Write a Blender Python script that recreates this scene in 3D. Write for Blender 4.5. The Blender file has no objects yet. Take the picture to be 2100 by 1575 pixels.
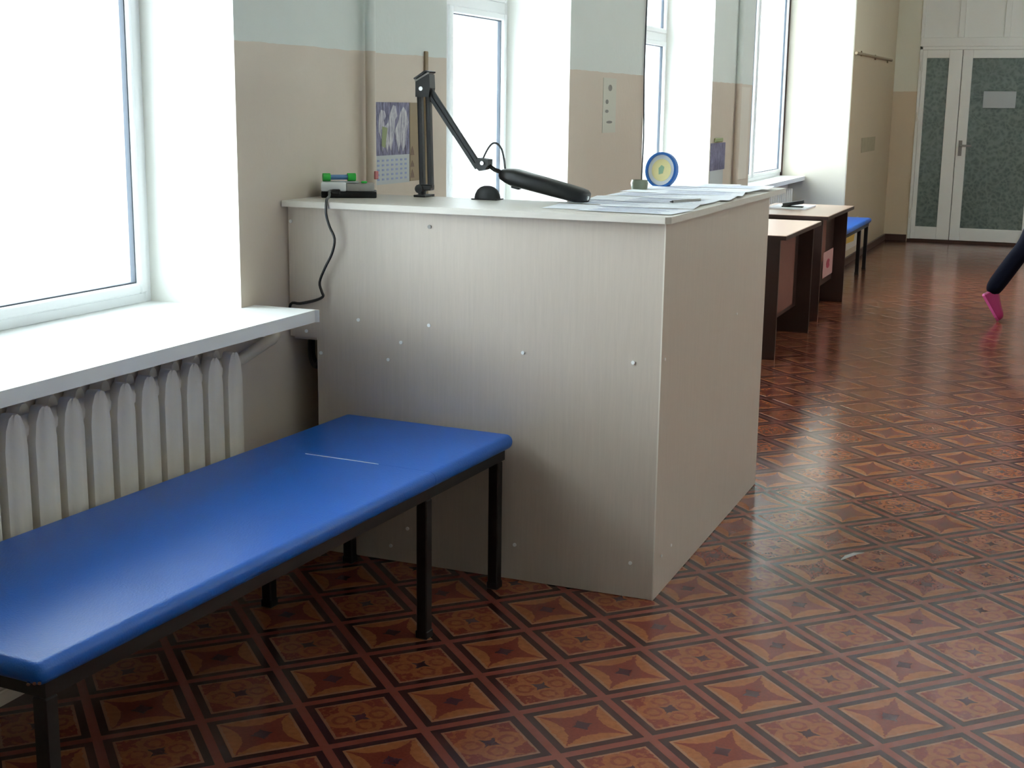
import bpy, bmesh, math, random
from mathutils import Vector, Matrix
random.seed(7)

# ------------------------------------------------------------------ units
# All plan numbers below are in floor-pattern units (one linoleum square).
S = 0.24                      # metres per unit

# ------------------------------------------------------------------ camera
F_PX, PITCH, YAW, ROLL, CAM_H = 2760.3, 0.203717, 0.388579, 0.012983, 6.05428
_f = Vector((-math.sin(YAW) * math.cos(PITCH), math.cos(YAW) * math.cos(PITCH), -math.sin(PITCH)))
_r = Vector((math.cos(YAW), math.sin(YAW), 0)); _u = _r.cross(_f)
_c, _s = math.cos(ROLL), math.sin(ROLL)
CR, CU, CF = _c * _r + _s * _u, -_s * _r + _c * _u, _f
cam_data = bpy.data.cameras.new('camera')
cam_data.sensor_fit = 'HORIZONTAL'; cam_data.sensor_width = 36.0
cam_data.lens = 36.0 * F_PX / 2100.0
cam_data.clip_start = 0.05; cam_data.clip_end = 200
cam = bpy.data.objects.new('camera', cam_data)
bpy.context.scene.collection.objects.link(cam)
_m = Matrix((CR, CU, -CF)).transposed().to_4x4(); _m.translation = (0, 0, CAM_H * S)
cam.matrix_world = _m
scene = bpy.context.scene
scene.camera = cam

# ------------------------------------------------------------------ world, exposure
world = bpy.data.worlds.new('overcast_sky'); scene.world = world
world.use_nodes = True
bg = world.node_tree.nodes['Background']
bg.inputs['Color'].default_value = (0.86, 0.95, 1.0, 1)
bg.inputs['Strength'].default_value = 9.0
vs = scene.view_settings
vs.view_transform = 'Standard'; vs.look = 'None'; vs.gamma = 1.0
vs.exposure = 1.2
vs.use_curve_mapping = False
scene.cycles.use_denoising = True
scene.cycles.max_bounces = 12
scene.cycles.diffuse_bounces = 8
scene.cycles.glossy_bounces = 4
scene.cycles.transparent_max_bounces = 12
scene.cycles.sample_clamp_indirect = 8.0

# ------------------------------------------------------------------ room numbers (units)
XW = -9.6            # inner face of the window wall
XO = -11.7           # outer face
XB = -8.1            # face of the thick wall at the far end
YB = 53.8            # where the thick wall starts
YE = 66.5            # end wall
YR = -9.0            # wall behind the camera
XR = 5.5             # right wall
ZC = 14.2            # ceiling
ZS = 3.5             # sill top
ZH = 11.4            # window head
ZP = 6.8             # paint line
WINS = [(8.2, 14.35), (20.45, 26.32), (31.5, 38.05), (43.2, 53.8)]
XG = -11.1           # glass plane

# portals only tell the renderer where the daylight enters
for (a, b) in WINS:
    L = bpy.data.lights.new('window_portal', 'AREA'); L.shape = 'RECTANGLE'
    L.size = (b - a) * S; L.size_y = (ZH - ZS) * S; L.cycles.is_portal = True
    o = bpy.data.objects.new('window_portal', L); scene.collection.objects.link(o)
    o.location = ((XG - 0.3) * S, (a + b) / 2 * S, (ZS + ZH) / 2 * S)
    o.rotation_euler = Vector((1, 0, 0)).to_track_quat('-Z', 'Y').to_euler()   # faces into the room

# ------------------------------------------------------------------ materials
MATS = {}
def new_mat(name):
    m = bpy.data.materials.new(name); m.use_nodes = True
    MATS[name] = m
    nt = m.node_tree; b = nt.nodes['Principled BSDF']
    return m, nt, b
def srgb(r, g, b):
    f = lambda c: (c / 255 / 12.92) if c / 255 <= 0.04045 else ((c / 255 + 0.055) / 1.055) ** 2.4
    return (f(r), f(g), f(b), 1)
def N(nt, t, **kw):
    n = nt.nodes.new(t)
    for k, v in kw.items(): setattr(n, k, v)
    return n
def setin(nt, sock, v):
    if isinstance(v, bpy.types.NodeSocket): nt.links.new(v, sock)
    else: sock.default_value = v
def MA(nt, op, a, b=0.0, c=None):
    n = N(nt, 'ShaderNodeMath', operation=op)
    setin(nt, n.inputs[0], a); setin(nt, n.inputs[1], b)
    if c is not None: setin(nt, n.inputs[2], c)
    return n.outputs[0]
def MIX(nt, f, a, b):
    n = N(nt, 'ShaderNodeMix', data_type='RGBA')
    setin(nt, n.inputs['Factor'], f); setin(nt, n.inputs[6], a); setin(nt, n.inputs[7], b)
    return n.outputs[2]
def noise(nt, vec, scale, detail=3.0, rough=0.5):
    n = N(nt, 'ShaderNodeTexNoise'); n.inputs['Scale'].default_value = scale
    n.inputs['Detail'].default_value = detail; n.inputs['Roughness'].default_value = rough
    if vec is not None: nt.links.new(vec, n.inputs['Vector'])
    return n.outputs['Fac']
def coords(nt, scale=(1, 1, 1), kind='Object'):
    tc = N(nt, 'ShaderNodeTexCoord'); mp = N(nt, 'ShaderNodeMapping')
    mp.inputs['Scale'].default_value = scale
    nt.links.new(tc.outputs[kind], mp.inputs['Vector']); return mp.outputs[0]
def bump(nt, b, h, strength, dist=0.01):
    n = N(nt, 'ShaderNodeBump'); n.inputs['Strength'].default_value = strength
    n.inputs['Distance'].default_value = dist
    nt.links.new(h, n.inputs['Height']); nt.links.new(n.outputs[0], b.inputs['Normal'])
def plain(name, col, rough=0.5, var=0.06, vscale=6.0, metal=0.0, bmp=0.0, bscale=60.0, spec=0.5, stretch=(1, 1, 1)):
    m, nt, b = new_mat(name)
    v = coords(nt, stretch)
    f = noise(nt, v, vscale)
    hi = tuple(min(1, c * (1 + var)) for c in col[:3]) + (1,)
    lo = tuple(c * (1 - var) for c in col[:3]) + (1,)
    nt.links.new(MIX(nt, f, lo, hi), b.inputs['Base Color'])
    b.inputs['Roughness'].default_value = rough; b.inputs['Metallic'].default_value = metal
    b.inputs['Specular IOR Level'].default_value = spec
    if bmp: bump(nt, b, noise(nt, coords(nt), bscale, 2), bmp)
    return m
def two_tone(name, low, high, zline, rl=0.38, rh=0.75):
    m, nt, b = new_mat(name)
    g = N(nt, 'ShaderNodeNewGeometry'); sp = N(nt, 'ShaderNodeSeparateXYZ')
    nt.links.new(g.outputs['Position'], sp.inputs[0])
    n1 = noise(nt, g.outputs['Position'], 1.3, 4); n2 = noise(nt, g.outputs['Position'], 9, 3)
    wob = MA(nt, 'MULTIPLY', MA(nt, 'SUBTRACT', n2, 0.5), 0.012)
    f = MA(nt, 'GREATER_THAN', MA(nt, 'ADD', sp.outputs['Z'], wob), zline * S)
    sc = lambda c, k: tuple(x * k for x in c[:3]) + (1,)
    cl = MIX(nt, n1, sc(low, 0.92), sc(low, 1.07)); ch = MIX(nt, n1, sc(high, 0.95), sc(high, 1.04))
    nt.links.new(MIX(nt, f, cl, ch), b.inputs['Base Color'])
    nt.links.new(MA(nt, 'ADD', MA(nt, 'MULTIPLY', f, rh - rl), rl), b.inputs['Roughness'])
    bump(nt, b, noise(nt, g.outputs['Position'], 28, 4), 0.12, 0.01)
    return m

two_tone('wall_paint', srgb(210, 197, 182), srgb(220, 227, 223), ZP)
two_tone('right_paint_shade_band', srgb(112, 84, 66), srgb(226, 224, 216), 4.2)  # made-up dark lower band on the unseen wall, deepens shade under the couch
two_tone('block_paint', srgb(202, 182, 152), srgb(212, 200, 176), 8.25)
two_tone('end_paint', srgb(216, 197, 168), srgb(232, 230, 212), 6.95)
plain('white_reveal', srgb(240, 240, 234), 0.6, 0.02, 3, bmp=0.08, bscale=30)
plain('cream_side', srgb(206, 200, 184), 0.6, 0.03, 3)
plain('ceiling_white', srgb(236, 236, 230), 0.85, 0.02, 2)
plain('window_plastic', srgb(238, 241, 243), 0.28, 0.01)
plain('gasket_grey', srgb(70, 78, 88), 0.6, 0.03)
plain('sill_white', srgb(236, 238, 236), 0.32, 0.02, 5)
plain('door_plastic', srgb(244, 245, 240), 0.35, 0.02)
plain('baseboard_brown', srgb(70, 44, 34), 0.4, 0.1)
plain('radiator_cream', srgb(232, 223, 206), 0.42, 0.05, 8, bmp=0.1, bscale=40)
plain('pipe_cream', srgb(206, 196, 178), 0.42, 0.04)
plain('black_steel', srgb(16, 16, 17), 0.38, 0.1)
plain('black_plastic', srgb(17, 20, 22), 0.34, 0.08)
plain('dark_grey_plastic', srgb(48, 52, 54), 0.42, 0.08)
plain('chrome', srgb(200, 200, 200), 0.2, 0.02, metal=1.0)
plain('blue_vinyl', srgb(12, 98, 196), 0.34, 0.05, 10, bmp=0.10, bscale=220, spec=0.55)
plain('device_white', srgb(222, 226, 228), 0.4, 0.02)
plain('device_grey', srgb(150, 148, 144), 0.45, 0.03)
plain('bright_green', srgb(48, 190, 70), 0.4, 0.04)
plain('steel_blue', srgb(92, 134, 178), 0.4, 0.04)
plain('soft_red', srgb(190, 110, 112), 0.5, 0.03)
plain('paper_white', srgb(244, 248, 255), 0.7, 0.01)
plain('paper_print', srgb(150, 160, 200), 0.7, 0.03)
plain('paper_grey', srgb(188, 194, 196), 0.7, 0.02)
plain('ink_dark', srgb(74, 74, 78), 0.7, 0.1)
plain('ink_grey', srgb(136, 136, 130), 0.7, 0.1)
plain('faded_drawing', srgb(176, 166, 138), 0.7, 0.15, 12)
plain('notice_paper', srgb(208, 208, 196), 0.7, 0.04)
plain('ink_brown', srgb(120, 98, 84), 0.7, 0.1)
plain('ink_green', srgb(150, 160, 120), 0.7, 0.1)
plain('clock_blue', srgb(30, 98, 172), 0.35, 0.04)
plain('clock_white', srgb(240, 242, 240), 0.4, 0.01)
plain('clock_yellow', srgb(242, 230, 168), 0.5, 0.05)
plain('clock_green', srgb(150, 184, 150), 0.5, 0.05)
plain('grey_green_glaze', srgb(120, 128, 110), 0.35, 0.06)
plain('desk_dark', srgb(52, 32, 26), 0.4, 0.15, 4, stretch=(14, 14, 1))
plain('desk_top', srgb(186, 152, 132), 0.3, 0.08, 5, stretch=(1, 12, 1))
plain('poster_pink', srgb(196, 152, 146), 0.6, 0.08, 14)
plain('poster_brown', srgb(120, 74, 60), 0.6, 0.12, 14)
plain('print_red', srgb(150, 40, 60), 0.6, 0.08)
plain('yellow_tone', srgb(214, 174, 74), 0.6, 0.1, 20)
plain('conduit_tan', srgb(150, 132, 104), 0.5, 0.05)
plain('denim', srgb(7, 10, 26), 0.9, 0.2, 40, bmp=0.2, bscale=300, spec=0.15)
plain('shirt_dark', srgb(58, 60, 72), 0.9, 0.08, 20)
plain('skin', srgb(214, 166, 138), 0.5, 0.04)
plain('hair_brown', srgb(66, 44, 30), 0.55, 0.2, 30)
plain('eye_dark', srgb(24, 20, 18), 0.2, 0.0)
plain('pink_canvas', srgb(150, 26, 86), 0.55, 0.06)
plain('pink_sole', srgb(206, 84, 150), 0.5, 0.03)
plain('snow', srgb(235, 238, 242), 0.9, 0.03, 1)
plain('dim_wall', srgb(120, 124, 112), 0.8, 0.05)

# wood-look laminate of the counter, fine upright grain
def laminate(name, col, stretch):
    m, nt, b = new_mat(name)
    v = coords(nt, stretch)
    n1 = noise(nt, v, 10, 5, 0.65); n2 = noise(nt, coords(nt), 1.5, 2)
    f = MA(nt, 'ADD', MA(nt, 'MULTIPLY', n1, 0.75), MA(nt, 'MULTIPLY', n2, 0.25))
    lo = tuple(c * 0.84 for c in col[:3]) + (1,); hi = tuple(min(1, c * 1.12) for c in col[:3]) + (1,)
    nt.links.new(MIX(nt, f, lo, hi), b.inputs['Base Color'])
    b.inputs['Roughness'].default_value = 0.40
    return m
laminate('laminate', srgb(198, 186, 173), (14, 14, 0.7))
laminate('laminate_top', srgb(212, 206, 196), (1.0, 8, 8))
plain('laminate_edge', srgb(220, 212, 200), 0.4, 0.04)

# clear window glass: transparent with a weak mirror coat
def glass(name, tint, refl):
    m, nt, b = new_mat(name); nt.nodes.remove(b)
    out = nt.nodes['Material Output']
    tr = N(nt, 'ShaderNodeBsdfTransparent'); tr.inputs[0].default_value = tint
    gl = N(nt, 'ShaderNodeBsdfGlossy'); gl.inputs['Roughness'].default_value = 0.02
    fr = N(nt, 'ShaderNodeFresnel'); fr.inputs[0].default_value = 1.45
    mx = N(nt, 'ShaderNodeMixShader')
    nt.links.new(MA(nt, 'MULTIPLY', fr.outputs[0], refl), mx.inputs[0])
    nt.links.new(tr.outputs[0], mx.inputs[1]); nt.links.new(gl.outputs[0], mx.inputs[2])
    nt.links.new(mx.outputs[0], out.inputs[0]); return m
glass('clear_glass', (0.97, 0.99, 0.99, 1), 0.8)
# figured door glass: frosted ornament over see-through grey-green glass
def figured(name):
    m, nt, b = new_mat(name); out = nt.nodes['Material Output']
    v = coords(nt)
    vo = N(nt, 'ShaderNodeTexVoronoi'); vo.inputs['Scale'].default_value = 24
    wp = N(nt, 'ShaderNodeVectorMath', operation='ADD'); nz = N(nt, 'ShaderNodeTexNoise'); nz.inputs['Scale'].default_value = 9
    nt.links.new(v, nz.inputs['Vector'])
    sc = N(nt, 'ShaderNodeVectorMath', operation='SCALE'); sc.inputs['Scale'].default_value = 0.12
    nt.links.new(nz.outputs['Color'], sc.inputs[0]); nt.links.new(v, wp.inputs[0]); nt.links.new(sc.outputs[0], wp.inputs[1])
    nt.links.new(wp.outputs[0], vo.inputs['Vector'])
    rp = N(nt, 'ShaderNodeValToRGB'); rp.color_ramp.elements[0].position = 0.1; rp.color_ramp.elements[1].position = 0.75
    nt.links.new(vo.outputs['Distance'], rp.inputs[0])
    b.inputs['Roughness'].default_value = 0.25
    nt.links.new(MIX(nt, rp.outputs[0], srgb(124, 141, 137), srgb(142, 156, 149)), b.inputs['Base Color'])
    tr = N(nt, 'ShaderNodeBsdfTransparent'); tr.inputs[0].default_value = (0.55, 0.65, 0.63, 1)
    mx = N(nt, 'ShaderNodeMixShader')
    nt.links.new(MA(nt, 'ADD', MA(nt, 'MULTIPLY', rp.outputs[0], 0.22), 0.58), mx.inputs[0])
    nt.links.new(tr.outputs[0], mx.inputs[1]); nt.links.new(b.outputs[0], mx.inputs[2])
    nt.links.new(mx.outputs[0], out.inputs[0]); return m
figured('figured_glass')

# printed linoleum
GX, GY, GA = -5.480875, 13.937594, math.radians(45) + 0.013735
EA = Vector((math.cos(GA), math.sin(GA))); EB = Vector((math.sin(GA), -math.cos(GA)))
def floor_finish(nt, b):
    g = N(nt, 'ShaderNodeNewGeometry')
    n = noise(nt, g.outputs['Position'], 1.1, 4)
    nt.links.new(MA(nt, 'ADD', MA(nt, 'MULTIPLY', n, 0.12), 0.13), b.inputs['Roughness'])
    b.inputs['Specular IOR Level'].default_value = 0.5
    bump(nt, b, noise(nt, g.outputs['Position'], 5, 3), 0.05, 0.02)
STRIP, DARK = srgb(128, 70, 62), srgb(62, 31, 29)
def lino_base():
    m, nt, b = new_mat('lino_strips')
    g = N(nt, 'ShaderNodeNewGeometry'); sp = N(nt, 'ShaderNodeSeparateXYZ'); nt.links.new(g.outputs['Position'], sp.inputs[0])
    x = MA(nt, 'SUBTRACT', MA(nt, 'DIVIDE', sp.outputs['X'], S), GX); y = MA(nt, 'SUBTRACT', MA(nt, 'DIVIDE', sp.outputs['Y'], S), GY)
    def line(e):
        a = MA(nt, 'ADD', MA(nt, 'MULTIPLY', x, e.x), MA(nt, 'MULTIPLY', y, e.y))
        return MA(nt, 'ABSOLUTE', MA(nt, 'SUBTRACT', a, MA(nt, 'ROUND', a)))
    d = MA(nt, 'MINIMUM', line(EA), line(EB))
    f = MA(nt, 'LESS_THAN', d, 0.047)
    nz = noise(nt, g.outputs['Position'], 40, 3)
    col = MIX(nt, f, DARK, MIX(nt, nz, STRIP, srgb(120, 62, 48)))
    nt.links.new(col, b.inputs['Base Color']); floor_finish(nt, b); return m
def lino_tile(kind):
    m, nt, b = new_mat('lino_' + kind)
    uv = N(nt, 'ShaderNodeTexCoord'); sp = N(nt, 'ShaderNodeSeparateXYZ'); nt.links.new(uv.outputs['UV'], sp.inputs[0])
    u = MA(nt, 'SUBTRACT', MA(nt, 'MULTIPLY', sp.outputs['X'], 2.0), 1.0); v = MA(nt, 'SUBTRACT', MA(nt, 'MULTIPLY', sp.outputs['Y'], 2.0), 1.0)
    g = N(nt, 'ShaderNodeNewGeometry')
    wob = MA(nt, 'MULTIPLY', MA(nt, 'SUBTRACT', noise(nt, g.outputs['Position'], 70, 3), 0.5), 0.16)
    u = MA(nt, 'ADD', u, wob); v = MA(nt, 'SUBTRACT', v, wob)
    au, av = MA(nt, 'ABSOLUTE', u), MA(nt, 'ABSOLUTE', v)
    nz = noise(nt, g.outputs['Position'], 55, 4, 0.6); nf = noise(nt, g.outputs['Position'], 130, 2)
    ORANGE, RED, PURPLE, TAN = srgb(184, 104, 52), srgb(126, 52, 36), srgb(64, 34, 44), srgb(150, 108, 82)
    org = MIX(nt, nz, srgb(122, 64, 40), srgb(170, 106, 62)); red = MIX(nt, nf, srgb(98, 40, 32), srgb(134, 62, 46))
    if kind == 'star':
        k = 0.44
        e1 = MA(nt, 'SUBTRACT', 1.0, MA(nt, 'MULTIPLY', MA(nt, 'SUBTRACT', 1.0, MA(nt, 'MULTIPLY', v, v)), k))
        e2 = MA(nt, 'SUBTRACT', 1.0, MA(nt, 'MULTIPLY', MA(nt, 'SUBTRACT', 1.0, MA(nt, 'MULTIPLY', u, u)), k))
        f = MA(nt, 'MAXIMUM', MA(nt, 'GREATER_THAN', au, e1), MA(nt, 'GREATER_THAN', av, e2))
        col = MIX(nt, f, red, org)
        mid = MA(nt, 'LESS_THAN', MA(nt, 'ADD', MA(nt, 'POWER', au, 0.8), MA(nt, 'POWER', av, 0.8)), 0.40)
        col = MIX(nt, MA(nt, 'MULTIPLY', mid, 0.85), col, PURPLE)
    else:
        def ring(cu, cv):
            du, dv = MA(nt, 'SUBTRACT', u, cu), MA(nt, 'SUBTRACT', v, cv)
            d = MA(nt, 'SQRT', MA(nt, 'ADD', MA(nt, 'MULTIPLY', du, du), MA(nt, 'MULTIPLY', dv, dv)))
            return MA(nt, 'SUBTRACT', MA(nt, 'LESS_THAN', d, 0.46), MA(nt, 'MULTIPLY', MA(nt, 'LESS_THAN', MA(nt, 'ABSOLUTE', MA(nt, 'SUBTRACT', d, 0.22)), 0.05), 0.7))
        r = None
        for cc in ((0.52, 0), (-0.52, 0), (0, 0.52), (0, -0.52)):
            q = ring(*cc); r = q if r is None else MA(nt, 'MAXIMUM', r, q)
        speck = MA(nt, 'MULTIPLY', MA(nt, 'GREATER_THAN', nz, 0.56), 0.5)
        f = MA(nt, 'MAXIMUM', MA(nt, 'MULTIPLY', r, MA(nt, 'ADD', MA(nt, 'MULTIPLY', nf, 0.5), 0.5)), speck)
        col = MIX(nt, f, red, org)
        p = MA(nt, 'ADD', u, v); q = MA(nt, 'SUBTRACT', u, v)
        st = MA(nt, 'LESS_THAN', MA(nt, 'ADD', MA(nt, 'POWER', MA(nt, 'ABSOLUTE', p), 0.6), MA(nt, 'POWER', MA(nt, 'ABSOLUTE', q), 0.6)), 0.66)
        col = MIX(nt, MA(nt, 'MULTIPLY', st, 0.9), col, PURPLE)
    edge = MA(nt, 'GREATER_THAN', MA(nt, 'MAXIMUM', au, av), 0.92)
    col = MIX(nt, MA(nt, 'MULTIPLY', edge, 0.7), col, TAN)
    nt.links.new(col, b.inputs['Base Color']); floor_finish(nt, b); return m
lino_base(); lino_tile('star'); lino_tile('flower')

# calendar picture: violet haze (the pale shapes are separate flat prints)
def cal_mat(name, c0, c1):
    m, nt, b = new_mat(name)
    v = coords(nt, (1, 14, 3)); f = noise(nt, v, 6, 5, 0.7)
    rp = N(nt, 'ShaderNodeValToRGB')
    rp.color_ramp.elements[0].position = 0.35; rp.color_ramp.elements[0].color = c0
    rp.color_ramp.elements[1].position = 0.66; rp.color_ramp.elements[1].color = c1
    nt.links.new(f, rp.inputs[0]); nt.links.new(rp.outputs[0], b.inputs['Base Color']); b.inputs['Roughness'].default_value = 0.5
cal_mat('calendar_print', srgb(62, 56, 86), srgb(150, 150, 182))
cal_mat('horse_pale', srgb(128, 124, 150), srgb(226, 226, 226))

# ------------------------------------------------------------------ mesh helpers (coordinates in units, scaled at the end)
col = scene.collection
def finish(bm, name, mat, parent=None, smooth=False, loc=None):
    for v in bm.verts: v.co *= S
    bmesh.ops.recalc_face_normals(bm, faces=bm.faces[:])
    me = bpy.data.meshes.new(name); bm.to_mesh(me); bm.free()
    mats = mat if isinstance(mat, (list, tuple)) else [mat]
    for m in mats: me.materials.append(MATS[m])
    if smooth:
        for p in me.polygons: p.use_smooth = True
        try: me.set_sharp_from_angle(angle=math.radians(40))
        except Exception: pass
    o = bpy.data.objects.new(name, me); col.objects.link(o)
    if parent is not None:
        o.parent = parent
        root = parent
        if not parent.get('_local'):
            o.matrix_parent_inverse = parent.matrix_basis.inverted() if parent.parent is None else Matrix()
    return o
def thing(name, loc=(0, 0, 0), rz=0.0, local=False):
    o = bpy.data.objects.new(name, None); col.objects.link(o)
    o.empty_display_size = 0.1
    o.matrix_basis = Matrix.Translation(Vector(loc) * S) @ Matrix.Rotation(rz, 4, 'Z')
    if local: o['_local'] = 1
    return o
def tag(o, label, cat, group=None):
    o['label'] = label; o['category'] = cat
    if group: o['group'] = group
    return o
def struct(o): o['kind'] = 'structure'; return o
def copy_tree(o, parent=None):
    c = o.copy(); col.objects.link(c)
    if parent is not None: c.parent = parent
    for ch in list(o.children): copy_tree(ch, c)
    return c
def box(bm, x0, x1, y0, y1, z0, z1, bev=0.0, seg=2, mi=0):
    r = bmesh.ops.create_cube(bm, size=1.0)
    vs_ = r['verts']
    for v in vs_:
        v.co = Vector(((x0 + x1) / 2 + v.co.x * (x1 - x0), (y0 + y1) / 2 + v.co.y * (y1 - y0), (z0 + z1) / 2 + v.co.z * (z1 - z0)))
    fs = {f for v in vs_ for f in v.link_faces}
    for f in fs: f.material_index = mi
    if bev > 0:
        es = list({e for v in vs_ for e in v.link_edges})
        bmesh.ops.bevel(bm, geom=es, offset=bev, segments=seg, affect='EDGES', profile=0.5)
def obox(bm, c, ax, ay, az, hx, hy, hz, bev=0.0, seg=2):
    """box with centre c, axes ax ay az, half sizes"""
    r = bmesh.ops.create_cube(bm, size=2.0); c = Vector(c)
    for v in r['verts']: v.co = c + ax * (v.co.x * hx) + ay * (v.co.y * hy) + az * (v.co.z * hz)
    if bev > 0:
        bmesh.ops.bevel(bm, geom=list({e for v in r['verts'] for e in v.link_edges}), offset=bev, segments=seg, affect='EDGES', profile=0.5)
def bar(bm, p, q, w, h, side=Vector((0, 1, 0)), bev=0.0):
    p, q = Vector(p), Vector(q); a = (q - p); L = a.length; a.normalize()
    s = (side - a * side.dot(a)).normalized(); t = a.cross(s)
    obox(bm, (p + q) / 2, a, s, t, L / 2, w / 2, h / 2, bev)
def tube(bm, pts, r, n=8, cap=True):
    pts = [Vector(p) for p in pts]; k = len(pts)
    rs = r if isinstance(r, (list, tuple)) else [r] * k
    rings = []; up = None
    for i, p in enumerate(pts):
        t = (pts[min(i + 1, k - 1)] - pts[max(i - 1, 0)]).normalized()
        if up is None:
            up = Vector((0, 0, 1)) if abs(t.z) < 0.9 else Vector((1, 0, 0))
        up = (up - t * up.dot(t)).normalized(); sd = t.cross(up)
        rings.append([bm.verts.new(p + (up * math.cos(2 * math.pi * j / n) + sd * math.sin(2 * math.pi * j / n)) * rs[i]) for j in range(n)])
    for a, b in zip(rings, rings[1:]):
        for j in range(n): bm.faces.new((a[j], a[(j + 1) % n], b[(j + 1) % n], b[j]))
    if cap:
        bm.faces.new(rings[0][::-1]); bm.faces.new(rings[-1])
def smooth_path(pts, sub=5):
    pts = [Vector(p) for p in pts]; out = []
    for i in range(len(pts) - 1):
        p0, p1, p2, p3 = pts[max(i - 1, 0)], pts[i], pts[i + 1], pts[min(i + 2, len(pts) - 1)]
        for k in range(sub):
            t = k / sub
            out.append(0.5 * ((2 * p1) + (p2 - p0) * t + (2 * p0 - 5 * p1 + 4 * p2 - p3) * t * t + (3 * p1 - p0 - 3 * p2 + p3) * t ** 3))
    out.append(pts[-1]); return out
def prism(bm, poly, fn, d0, d1, mi=0):
    """extrude 2-d poly; fn(u, v, d) -> point"""
    a = [bm.verts.new(fn(u, v, d0)) for u, v in poly]; b = [bm.verts.new(fn(u, v, d1)) for u, v in poly]
    n = len(poly); fs = [bm.faces.new(a), bm.faces.new(b[::-1])]
    for i in range(n): fs.append(bm.faces.new((a[i], b[i], b[(i + 1) % n], a[(i + 1) % n])))
    for f in fs: f.material_index = mi
def disc(bm, c, ax, r, h, n=24, rx=None):
    ax = Vector(ax).normalized(); tube(bm, [Vector(c) - ax * h / 2, Vector(c) + ax * h / 2], r, n)
BM = bmesh.new

# ================================================================== STRUCTURE
# floor sheet
bm = BM(); box(bm, XO, XR + 0.4, YR - 0.4, YE + 8.0, -0.5, 0.0)
floor = struct(finish(bm, 'floor', 'lino_strips'))
floor['label'] = 'glossy red-brown linoleum floor with diagonal ornamental squares'

# the ornamental squares
HALF = 0.372; TH = 0.0022
def tile_mesh(kind):
    bm = BM(); h = HALF; i = h - 0.004
    lo = [bm.verts.new((x * h, y * h, 0)) for x, y in ((-1, -1), (1, -1), (1, 1), (-1, 1))]
    hi = [bm.verts.new((x * i, y * i, TH)) for x, y in ((-1, -1), (1, -1), (1, 1), (-1, 1))]
    uvl = bm.loops.layers.uv.new('UVMap')
    fs = [bm.faces.new(hi)] + [bm.faces.new((lo[k], lo[(k + 1) % 4], hi[(k + 1) % 4], hi[k])) for k in range(4)]
    for f in fs:
        for l in f.loops: l[uvl].uv = (l.vert.co.x / h / 2 + 0.5, l.vert.co.y / h / 2 + 0.5)
    for v in bm.verts: v.co *= S
    me = bpy.data.meshes.new('floor_square_' + kind); bm.to_mesh(me); bm.free()
    me.materials.append(MATS['lino_' + kind]); return me
TM = {0: tile_mesh('flower'), 1: tile_mesh('star')}
TROT = math.atan2(EA.y, EA.x)
def project(x, y, z=0.0):
    d = Vector((x, y, z - CAM_H)); w = d.dot(CF)
    if w <= 0.5: return None
    return (1050 + F_PX * d.dot(CR) / w, 787.5 - F_PX * d.dot(CU) / w, w)
def behind_counter(x, y):
    # does the sight line to the floor point pass through the counter panels?
    for k in range(1, 40):
        t = k / 40; px, py, pz = x * t, y * t, CAM_H * (1 - t)
        if -9.6 < px < -4.4 and 15.5 < py < 21.4 and pz < 4.75 and (py < 15.75 or px > -4.6 or True): return True
    return False
cells = []
for a in range(-75, 75):
    for b in range(-75, 75):
        c = EA * (a + 0.5) + EB * (b + 0.5) + Vector((GX, GY))
        if XW + 0.1 < c.x < XR - 0.2 and YR + 0.2 < c.y < YE - 0.3 and not (c.y > YB - 0.4 and c.x < XB + 0.55):
            if not (c.x < XW + 0.55): cells.append((a, b, c))
def score(t):
    q = project(t[2].x, t[2].y)
    if q is None or not (-40 < q[0] < 2140 and -20 < q[1] < 1610) or behind_counter(t[2].x, t[2].y): return 1e9
    return q[2]
cells.sort(key=score)
vis = [t for t in cells if score(t) < 1e8][:300]; rest = cells[len(vis):]
for a, b, c in vis:
    o = bpy.data.objects.new('floor_square', TM[(a + b) % 2]); col.objects.link(o)
    o.location = (c.x * S, c.y * S, 0); o.rotation_euler = (0, 0, TROT); o.parent = floor
verts, faces, uvs, mi = [], [], [], []
for a, b, c in rest:
    k = len(verts); q = HALF - 0.004
    for (h, z) in ((HALF, 0.0), (q, TH)):
        for sx, sy in ((-1, -1), (1, -1), (1, 1), (-1, 1)):
            p = c + EA * (sx * h) - EB * (sy * h); verts.append((p.x * S, p.y * S, z * S))
    quads = [(4, 5, 6, 7)] + [(j, (j + 1) % 4, 4 + (j + 1) % 4, 4 + j) for j in range(4)]
    base = [(0, 0), (1, 0), (1, 1), (0, 1)] * 2
    for f in quads:
        faces.append(tuple(k + j for j in f)); mi.append((a + b) % 2); uvs += [base[j] for j in f]
me = bpy.data.meshes.new('floor_squares'); me.from_pydata(verts, [], faces)
ul = me.uv_layers.new(name='UVMap')
for i, t in enumerate(uvs): ul.data[i].uv = t
me.materials.append(MATS['lino_flower']); me.materials.append(MATS['lino_star'])
for p, k in zip(me.polygons, mi): p.material_index = k
o = bpy.data.objects.new('floor_squares', me); col.objects.link(o); o.parent = floor; o['kind'] = 'stuff'
# pale scuff on the floor
bm = BM(); pts = [Vector((-2.47, 18.05)), Vector((-2.42, 18.22)), Vector((-2.33, 18.40)), Vector((-2.22, 18.50))]
w = [0.01, 0.03, 0.03, 0.008]; L_, R_ = [], []
for p, k in zip(pts, w): L_.append(bm.verts.new((p.x - k, p.y + k, TH + 0.0012))); R_.append(bm.verts.new((p.x + k, p.y - k, TH + 0.0012)))
for i in range(3): bm.faces.new((L_[i], R_[i], R_[i + 1], L_[i + 1]))
o = finish(bm, 'scuff_mark', 'device_grey', floor); o['label'] = 'pale scuff mark'

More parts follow.
